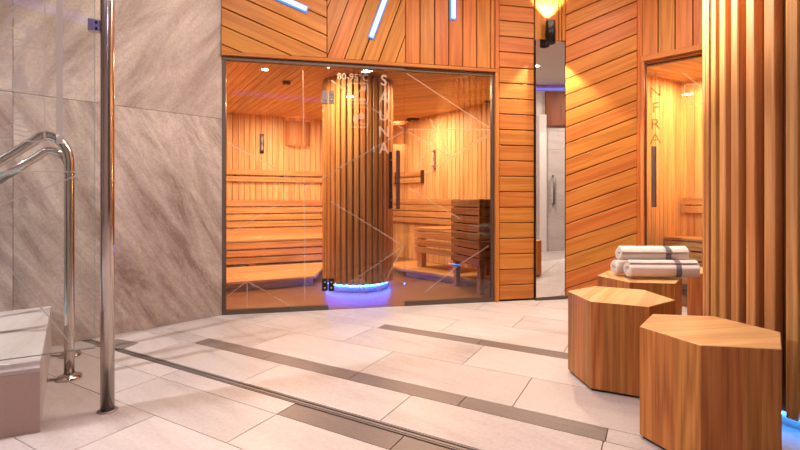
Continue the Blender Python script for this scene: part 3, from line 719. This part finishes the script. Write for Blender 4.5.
m = MB(); m.lathe(((265-400)/F*D, D, CEIL_S-.006), [(0, 0), (.03, .001), (.034, .006)], 18)
tag(m.build('ceiling_spotlight', 'warmlamp'), 'small bright round spotlight in the sauna ceiling near the glass', 'spotlight')

# ------------------------------------------------------------ infrared cabin
il = Plane((2.40, 4.55), (3.086, 4.958)); ib = Plane((3.086, 4.958), (3.086+.594*1.3, 4.958-1.3))
ZIC = 2.27
w = MB(); planks(w, il, rect(0, il.len, 0, ZIC), 90, .075, (0, 0), .004, .012, .003); o = w.build('wall_cabin_left', 'sauna'); struct(o); wallcore(il, 0, il.len, 0, ZIC, 'board_backing', o, .04)
w = MB(); planks(w, ib, rect(0, ib.len, 0, ZIC), 90, .075, (0, 0), .004, .012, .003); o = w.build('wall_cabin_back', 'sauna'); struct(o); wallcore(ib, 0, ib.len, 0, ZIC, 'board_backing', o, .04)
i0 = iw.P(.03, 0, -.07); i1 = iw.P(1.15, 0, -.09); i2 = ib.P(ib.len, 0)
w = MB(); flat_planks(w, [(i0.x, i0.y), (i1.x, i1.y), (i2.x, i2.y), (3.086, 4.958), (2.40, 4.56)], 25, .085, ZIC+.014); o = w.build('ceiling.002', 'sauna'); struct(o)
w = MB(); w.prism([(i0.x, i0.y), (i1.x, i1.y), (i2.x, i2.y), (3.086, 4.958), (2.40, 4.56)], (1, 0, 0), (0, 1, 0), (0, 0, ZIC+.015), (0, 0, 1), .03, (1, 0), back=True); w.build('board_backing', 'groove', o)
w = MB(); w.box(V((i0.x, i0.y, 0)), V((2.40-i0.x, 4.55-i0.y, 0)), V((0, 0, ZIC)), V((.01, -.004, 0))); struct(w.build('wall_cabin_jamb', 'sauna'))
w = MB(); w.box(V((i1.x, i1.y, 0)), V((i2.x-i1.x, i2.y-i1.y, 0)), V((0, 0, ZIC)), V((-.01, -.01, 0))); struct(w.build('wall_cabin_end', 'sauna'))
w = MB(); w.prism([(i0.x, i0.y), (i1.x, i1.y), (i2.x, i2.y), (3.086, 4.958), (2.40, 4.56)], (1, 0, 0), (0, 1, 0), (0, 0, 0.0), (0, 0, 1), .006, (1, 0)); struct(w.build('floor.002', 'saunafloor'))
t = empty('cabin_bench', ib.P(.5, 0, .2)); tag(t, 'narrow orange-lit wooden bench inside the infrared cabin', 'bench')
m = MB()
for k in range(3): m.box(ib.P(.02, .565, .02+k*.115), ib.e*1.2, V((0, 0, .028)), ib.n*.105, bev=.003)
m.build('seat', 'bench', t)
board_run(ib, .02, 1.22, (.47, .37, .27, .12), .085, 'front_board', .33, .02, 'bench', t)
t = empty('bench_backrest', ib.P(.5, .84)); tag(t, 'short wooden backrest of two boards inside the infrared cabin', 'backrest')
board_run(ib, .05, 1.2, (.84, .93), .075, 'backrest_board', .04, .02, 'bench', t)
m = MB(); m.box(ib.P(.07, .83, .012), ib.e*.05, V((0, 0, .18)), ib.n*.028); m.build('upright', 'bench', t)
d2 = empty('door_2', iw.P(.5, 0)); struct(d2)
pane(iw, .047, .978, .01, ZI, 'pane', 'glass', d2, .008, -.02)
pane(iw, .045, .052, 0, ZI, 'edge_strip', 'dframe', d2, .02, -.024)
a = iw.st(655, 207); b = iw.st(655, 146.5)
m = MB(); m.box(iw.P(a[0]-.02, a[1], .02), iw.e*.04, V((0, 0, b[1]-a[1])), iw.n*.022, bev=.004); h = m.build('handle', 'darkwood', d2)
for z in (a[1]+.07, b[1]-.07):
    m = MB(); m.tube([iw.P(a[0], z, -.012), iw.P(a[0], z, .022)], .008, 8); m.build('handle_stud', 'steel', h)
for ch_, y in zip('INFRA', (76.5, 92, 108, 124.5, 139)): text_obj(iw, ch_, 655, y, 10.5, 'letter', 'iletter', d2, -.0115)
m = MB(); rrect(m, iw, 684, 84, 702, 105, 3, 1.0, -.0115); line_mesh(m, iw, (686, 101), (700, 88), 1, -.0115); blob(m, iw, ell(692, 93, 3, 4), -.0115); line_mesh(m, iw, (682, 72), (702, 88), 1, -.0115); m.build('pictogram', 'frostl', d2)

# ------------------------------------------------------------ pool curb, water
c0 = V((-1.52, 1.90, 0)); c1 = V((-2.322, 3.0, 0)); cu_ = (c1-c0).normalized(); cl = V((-cu_.y, cu_.x, 0)); cl = V((-.81, -.587, 0)).normalized()
cf = V((-.9, -.436, 0)).normalized()
t = empty('pool_curb', c0); tag(t, 'low stone-clad pool curb with pale top slabs behind the glass screen', 'curb')
hz = .275; L_ = 1.42
poly = [(c0.x, c0.y), (c1.x+cu_.x*.0, c1.y), (c1.x+cl.x*.27, c1.y+cl.y*.27-.02), (c0.x+cl.x*.27+cu_.x*.27, c0.y+cl.y*.27+cu_.y*.27), (c0.x+cf.x*2.6+cu_.x*.3, c0.y+cf.y*2.6+cu_.y*.3), (c0.x+cf.x*2.6, c0.y+cf.y*2.6)]
side = poly[:4]; front = [poly[0], poly[3], poly[4], poly[5]]
for nm, P_ in (('side_wall', side), ('front_wall', front)):
    m = MB(); m.prism(P_, (1, 0, 0), (0, 1, 0), (0, 0, 0), (0, 0, 1), hz-.02, (1, 0)); m.build(nm, 'granite' if nm == 'front_wall' else 'floor', t)
for P_ in (side, front):
    m = MB(); m.prism(P_, (1, 0, 0), (0, 1, 0), (0, 0, hz-.019), (0, 0, 1), .019, (cu_.x, cu_.y), ch=.003); m.build('top_slab', 'floor', t)
wp = [(poly[3][0], poly[3][1]), (poly[2][0], poly[2][1]), (-3.4, 1.9), (-4.55, 1.0), (poly[4][0], poly[4][1])]
m = MB(); m.prism(wp, (1, 0, 0), (0, 1, 0), (0, 0, .0), (0, 0, 1), .2, (1, 0)); struct(m.build('floor_pool_water', 'water'))

# handrails ------------------------------------------------------------------
def rail(b, zt, label, drop):
    b = V((*b, 0)); dr_ = V((-.9, -.436, 0)).normalized()
    t = empty('handrail', b); tag(t, label, 'handrail')
    prof = [(0, .0), (0, .3), (0, .7), (0, zt-.17)]
    # bend over: arc from vertical up to a 39 degree descent
    R_ = .095; cx, cz = R_, zt-.17
    for k in range(1, 15):
        a = math.pi-(math.pi-math.radians(51))*k/14; prof.append((cx+R_*math.cos(a), cz+R_*math.sin(a)*1.55))
    sx, sz = prof[-1]; sl = .8
    prof += [(sx+.04, sz-.04*sl), (sx+.25, sz-.25*sl), (sx+drop, sz-drop*sl)]
    ex, ez = prof[-1]; prof += [(ex+.05, ez-.06), (ex+.065, ez-.13), (ex+.065, .19)]
    pts = [b+dr_*x+V((0, 0, z)) for x, z in prof]
    m = MB(); m.tube(pts, .0245, 18); m.build('rail_tube', 'steel', t)
    m = MB(); m.lathe((b.x, b.y, 0), [(.0245, .03), (.03, .03), (.034, .024), (.055, .018), (.06, .01), (.06, 0)][::-1], 28); m.build('base_flange', 'steel', t)
rail((-1.815, 2.47), 1.35, 'polished steel handrail looping over the curb, standing nearer the steel post', .30)
rail((-2.075, 2.83), 1.31, 'polished steel handrail looping over the curb, behind the other one against the stone wall', .22)

# post and glass screen --------------------------------------------------------
pp = V((-1.362, 2.095, 0))
t = empty('steel_post', pp); tag(t, 'tall round polished steel post standing on the floor beside the glass screen', 'post')
m = MB(); m.tube([pp, pp+V((0, 0, 1)), pp+V((0, 0, 2)), pp+V((0, 0, ZC))], .0285, 24); m.build('pole', 'steel', t)
m = MB(); m.lathe(pp, [(.042, 0), (.042, .004), (.03, .006)], 24); m.build('base_ring', 'brushed', t)
gd = V((-.875, -.484, 0)); gl = Plane((pp.x+gd.x*1.0, pp.y+gd.y*1.0), (pp.x, pp.y))
t = empty('glass_screen', gl.P(.5, .3)); tag(t, 'clear glass screen with white pictograms clamped to the steel post', 'glass screen')
sg = gl.sx(94.5)
pane(gl, -.2, sg, .30, 2.25, 'pane', 'glass', t, .01, -.005)
m = MB(); m.box(gl.P(sg, .30, -.005), gl.e*.0015, V((0, 0, 1.95)), gl.n*.01); m.box(gl.P(-.2, .2985, -.005), gl.e*(sg+.2), V((0, 0, .0015)), gl.n*.01); m.build('pane_edge', 'glassedge', t)
for y in (26.5,):
    a = gl.st(88, y+5); b = gl.st(101, y-5.5)
    m = MB(); m.box(gl.P(a[0], a[1], -.014), gl.e*(b[0]-a[0]-.002), V((0, 0, b[1]-a[1])), gl.n*.028, bev=.003); h = m.build('clamp', 'steel', t)
    for yy in (y-3, y+3):
        p = gl.st(96.5, yy); m = MB(); m.tube([gl.P(p[0], p[1], .013), gl.P(p[0], p[1], .018)], .006, 8); m.build('bolt', 'black', h)
OGl = .0055
m = MB(); a = gl.st(56.5, 70)[0]; b = gl.st(63, 70)[0]
m.box(gl.P(a, gl.st(60, 144)[1], OGl), gl.e*(b-a), V((0, 0, 2.2-gl.st(60, 144)[1])), gl.n*.0008); m.build('frosted_strip', 'frost', t)
for (y0, y1) in ((-3, 43.5), (50, 93.5), (98.5, 142)):
    m = MB(); sl = .12
    xs0, xs1 = -30, 45; pts = []
    r = 4
    for cx, cy, a0 in ((xs1-r, y0+r, -90), (xs1-r, y1-r, 0), (xs0+r, y1-r, 90), (xs0+r, y0+r, 180)):
        for k in range(5): q = math.radians(a0+k*22.5); pts.append((cx+r*math.cos(q), cy+r*math.sin(q)))
    pts.append(pts[0])
    pts = [(x, y+(x-45)*(H-y)/1160.) for x, y in pts]
    for i in range(len(pts)-1): line_mesh(m, gl, pts[i], pts[i+1], 1.5, OGl)
    m.build('pictogram_frame', 'frost', t)
m = MB(); blob(m, gl, ell(14.5, 9, 3.6, 3), OGl); blob(m, gl, [(11.5, 13), (17, 13), (22, 24), (18, 24), (14, 17), (8, 26), (3.5, 26)], OGl)
blob(m, gl, ell(24.5, 26.5, 2.2, 1.8), OGl); blob(m, gl, [(26.5, 27), (33, 26), (40, 38), (36.5, 39.5), (31.5, 32), (31, 39), (26.5, 38)], OGl)
line_mesh(m, gl, (3, 27), (24, 29), 1.6, OGl); m.build('pictogram', 'frost', t)
m = MB(); blob(m, gl, [(13, 74), (27, 75), (28.5, 90), (12, 89)], OGl); blob(m, gl, ell(18.5, 70.5, 3.4, 3), OGl)
for k in range(4): line_mesh(m, gl, (1+k*5, 66), (8+k*5, 57), .8, OGl)
blob(m, gl, ell(29, 80, 1.6, 2.5), OGl); m.build('pictogram', 'frost', t)
m = MB()
for dy in (0, 5, 9.5):
    pts = [(x, 126+dy+1.4*math.sin(x/3.2)) for x in range(3, 36, 2)]
    for i in range(len(pts)-1): line_mesh(m, gl, pts[i], pts[i+1], 1.4, OGl)
for xx in (14, 25): line_mesh(m, gl, (xx, 108), (xx, 124), 1.6, OGl)
for yy in (113, 119): line_mesh(m, gl, (14, yy), (25, yy), 1.6, OGl)
line_mesh(m, gl, (14, 108), (10.5, 107.5), 1.4, OGl); line_mesh(m, gl, (25, 108), (28, 109), 1.4, OGl); m.build('pictogram', 'frost', t)
for l_ in ([(-40, 171), (78, 172)], [(-30, 216), (40, 190), (94, 169)], [(-30, 340), (8, 266), (73, 346)]): etch(gl, [l_], 1.7, OGl, 'etched_line', 'frost', t)

# ------------------------------------------------------------ blue tubes on the facade
def light_tube(p, q, label):
    a = V(fa.st(*p)); b = V(fa.st(*q)); d_ = (b-a).normalized(); n_ = V((-d_.y, d_.x)); L2_ = (b-a).length
    e1 = fa.e*d_.x+V((0, 0, d_.y)); e2 = fa.e*n_.x+V((0, 0, n_.y)); o = fa.P(a.x, a.y, .0205)
    t = empty('light_tube', o); tag(t, label, 'wall light', None)
    m = MB(); m.box(o-e2*.027-e1*.007, e1*(L2_+.014), e2*.054, fa.n*.02, bev=.002); m.build('housing', 'tubeh', t)  # housing made to glow, standing in for the blue halo round the tube
    m = MB(); m.box(o-e2*.018+fa.n*.0202, e1*L2_, e2*.036, fa.n*.008, bev=.002); m.build('diffuser', 'tube', t)
light_tube((250, -14), (306.5, 11), 'slanting blue-white light tube on the boards nearest the stone wall')
light_tube((392, -20), (370.5, 38.5), 'steep blue-white light tube on the middle field of boards')
light_tube((452, -30), (452, 20), 'upright blue-white light tube on the vertical boards')

# ------------------------------------------------------------ stools
def stool_mesh(R, h=.46):
    t = empty('hexagonal_stool')
    hx = [(R*math.cos(math.radians(60*k)), R*math.sin(math.radians(60*k))) for k in range(6)]
    m = MB()
    for k in range(6):
        p, q = V((*hx[k], .014)), V((*hx[(k+1) % 6], .014)); d_ = q-p; n_ = V((d_.y, -d_.x, 0)).normalized(); cuts = [0]
        while cuts[-1] < 1: cuts.append(min(1, cuts[-1]+random.uniform(.22, .48)))
        if cuts[-1]-cuts[-2] < .14: cuts.pop(-2)
        for i in range(len(cuts)-1):
            a, b = p+d_*cuts[i], p+d_*cuts[i+1]; hh = V((0, 0, h-.0165)); w_ = (b-a).length
            m.face([a, b, b+hh, a+hh], [(0, 0), (0, w_), (h, w_), (h, 0)], m.rnd())
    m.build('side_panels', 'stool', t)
    m = MB(); a = math.radians(20); dd_ = (math.cos(a), math.sin(a)); nn = (-dd_[1], dd_[0]); k = -3
    top = inset(hx, .0025)
    m.prism(hx, (1, 0, 0), (0, 1, 0), (0, 0, h-.0025), (0, 0, 1), .0025, dd_, (.2, .5, .5), ch=.0024)
    while k < 3:
        q = clip(top, nn[0], nn[1], (k+1)*.11); q = dedupe(clip(q, -nn[0], -nn[1], -k*.11)) if len(q) > 2 else q; k += 1
        if len(q) > 2: m.face([V((x, y, h+.0002)) for x, y in q], [(x*dd_[0]+y*dd_[1], x*nn[0]+y*nn[1]) for x, y in q], m.rnd())
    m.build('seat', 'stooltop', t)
    m = MB(); hb = [(x*.95, y*.95) for x, y in hx]; m.prism(hb, (1, 0, 0), (0, 1, 0), (0, 0, 0), (0, 0, 1), .014, (1, 0)); m.build('recessed_base', 'rubber', t)
    return t
st = []
for (x, y, rz, R, lab) in ((1.243, 1.813, -9.5, .258, 'hexagonal solid wood stool standing closest to the big slatted column, bare top'),
                           (1.196, 2.457, 34, .262, 'hexagonal solid wood stool with a bare top between the towel stool and the nearest stool'),
                           (1.625, 3.06, 50.5, .268, 'hexagonal solid wood stool carrying three rolled towels'),
                           (2.36, 3.25, 50.5, .262, 'hexagonal wood stool mostly hidden behind the big slatted column')):
    t = stool_mesh(R); t.location = (x, y, 0); t.rotation_euler = (0, 0, math.radians(rz)); tag(t, lab, 'stool', 'hexagonal wooden stools'); st.append(t)

# ------------------------------------------------------------ towels
def towel(c, ang, L_, r, label, flat=.94, start=0.0, band=True):
    t = empty('rolled_towel', c, 0); tag(t, label, 'towel', 'rolled towels on the stool')
    ax = V((math.cos(ang), math.sin(ang), 0)); sd = V((-ax.y, ax.x, 0)); up = V((0, 0, 1)); c = V(c)
    turns, thk = 3.0, r/3.55; n = 96; out = []; inn = []
    for i in range(n+1):
        th = start+2*math.pi*turns*i/n; rr = thk*.6+(r-thk*.6-thk*.42)*(i/n)+.0015*math.sin(th*5)+.0012*math.sin(th*9+1)
        ta = thk*.40 if 2 < i < n-2 else thk*(.12+.1*min(i, n-i)); out.append((th, rr+ta)); inn.append((th, rr-ta))
    loop = out+inn[::-1]
    def pt(th, rr, x, k=1): 
        w_ = 1+.012*math.sin(x*31+th*1.3)+.01*math.sin(x*57+th*2)
        return c+ax*(x+.004*math.sin(th*2.3))+sd*(rr*k*w_*math.cos(th))+up*(rr*k*w_*math.sin(th)*flat+r)
    xs = [-L_/2, -L_/2+.006]+[-L_/2+L_*k/14 for k in range(1, 14)]+[L_/2-.006, L_/2]; ks = [.97]+[1]*(len(xs)-2)+[.97]
    m = MB(); n2 = len(loop)
    for j in range(len(xs)-1):
        for i in range(n2):
            p, q = loop[i], loop[(i+1) % n2]
            m.face([pt(*p, xs[j], ks[j]), pt(*p, xs[j+1], ks[j+1]), pt(*q, xs[j+1], ks[j+1]), pt(*q, xs[j], ks[j])], [(0, 0)]*4, (.5, .5, .5), 0, True)
    for i in range(n):
        for j, f in ((0, 1), (len(xs)-1, -1)):
            q = [pt(*out[i], xs[j], ks[j]), pt(*out[i+1], xs[j], ks[j]), pt(*inn[i+1], xs[j], ks[j]), pt(*inn[i], xs[j], ks[j])]
            m.face(q[::f], [(0, 0)]*4, (.5, .5, .5))
    m.build('rolled_cloth', 'towel', t)
    m = MB(); K = 40; x0, x1 = L_/2-.15, L_/2-.115
    th0 = out[-1][0]
    for i in range(K):
        a0, a1 = th0-2*math.pi*i/K, th0-2*math.pi*(i+1)/K
        def R_(a): 
            i_ = (a-start)/(2*math.pi*turns)*n; return thk*.6+(r-thk*1.02)*(i_/n)+thk*.42+.0025
        if not band: break
        m.face([pt(a0, R_(a0), x0), pt(a0, R_(a0), x1), pt(a1, R_(a1), x1), pt(a1, R_(a1), x0)], [(0, 0)]*4, (.5, .5, .5), 0, True)
    if band: m.build('woven_band', 'band', t)
    return t
zt = .4605
towel((1.725, 2.965, zt), math.radians(-3), .44, .064, 'white towel roll with a grey band, lying in front at the bottom of the pile', start=2.2)
towel((1.70, 3.105, zt), math.radians(-1), .44, .058, 'white towel roll at the bottom behind, mostly hidden by the other two', start=1.2)
towel((1.70, 3.035, zt+.098), math.radians(-2), .44, .058, 'white towel roll with a grey band, resting on top of the other two', start=2.9)

# ------------------------------------------------------------ lights
def light(kind, loc, e, col, size=.3, tgt=None, name='lamp', spot=None, blend=.4, size_y=None):
    l = bpy.data.lights.new(name, kind); l.energy = e; l.color = col
    if kind == 'AREA':
        l.size = size
        if size_y: l.shape = 'RECTANGLE'; l.size_y = size_y
    else: l.shadow_soft_size = size
    if kind == 'SPOT': l.spot_size = math.radians(spot); l.spot_blend = blend
    o = bpy.data.objects.new(name, l); COL.objects.link(o); o.location = loc
    if tgt is not None: o.rotation_euler = (V(tgt)-V(loc)).to_track_quat('-Z', 'Y').to_euler()
    return o
W = (1, .87, .74); WW = (1, .76, .50); LW = (1, .80, .56); NEU = (1, .86, .93)
for (x, y, e) in ((-1.2, 2.65, 46), (-.2, 2.85, 74), (.9, 3.0, 72), (2.0, 3.2, 55), (-.6, .6, 16), (.9, .7, 20), (3.7, 2.3, 110), (5.2, 2.9, 110), (-2.6, .6, 45), (1.2, -1.2, 30), (-1.5, -.5, 28)):  # last one is an added fill to brighten the glass screen's pictograms
    light('AREA', (x, y, ZC-.02), e, W if y > 2 else NEU, .16, (x, y, 0), 'downlight_and_fill')
light('SPOT', (-3.7, .95, 2.5), 900, (.95, .95, 1), .07, (-.9, 2.9, 0), 'pool_light', 75, .6)
light('SPOT', (.35, 2.95, 3.12), 4200, W, .05, (1.8, 2.4, 2.1), 'column_spot', 38, .9)
# blue cove strip at the back of the hall ceiling
m = MB(); m.box((-1.3, -1.9, ZC-.05), (2.2, 0, 0), (0, .22, 0), (0, 0, .03)); struct(m.build('trim_9', emit('cove_led', (.16, .2, 1, 1), 2.6)))
# wall lamp beams
light('SPOT', (lp.x, lp.y, 2.495), 340, LW, .02, (lp.x, lp.y, 0), 'lamp_beam', 100, .3)
light('SPOT', (lp.x, lp.y, 2.73), 320, LW, .02, (lp.x, lp.y, 4), 'lamp_beam', 90, .3)
# sauna
for (x, y, e) in ((-1.7, 4.9, 68), (-1.6, 6.2, 78), (.35, 5.1, 66), (.2, 6.5, 66), (-.75, 4.35, 70)):
    light('AREA', (x, y, CEIL_S-.03), e, WW, .14, (x, y, 0), 'sauna_light')
for p, e in ((L1, 9), (L2, 60)):
    light('POINT', p+V((0, 0, 0)), e, WW, .04, name='shade_bulb')
light('AREA', (slw.P(slw.sx(252), .46, .85)), 8, WW, .15, slw.P(slw.sx(252), 1.2, .2), 'bench_light')
# infrared cabin
light('AREA', (3.0, 4.45, ZIC-.03), 45, (1, .56, .26), .14, (3.0, 4.45, 0), 'cabin_light')
light('POINT', (3.0, 4.2, 1.35), 30, (1, .58, .27), .06, name='cabin_glow')

wd = bpy.data.worlds.new('world'); sc.world = wd; wd.use_nodes = True
wd.node_tree.nodes['Background'].inputs[0].default_value = (.9, .85, .9, 1); wd.node_tree.nodes['Background'].inputs[1].default_value = .15
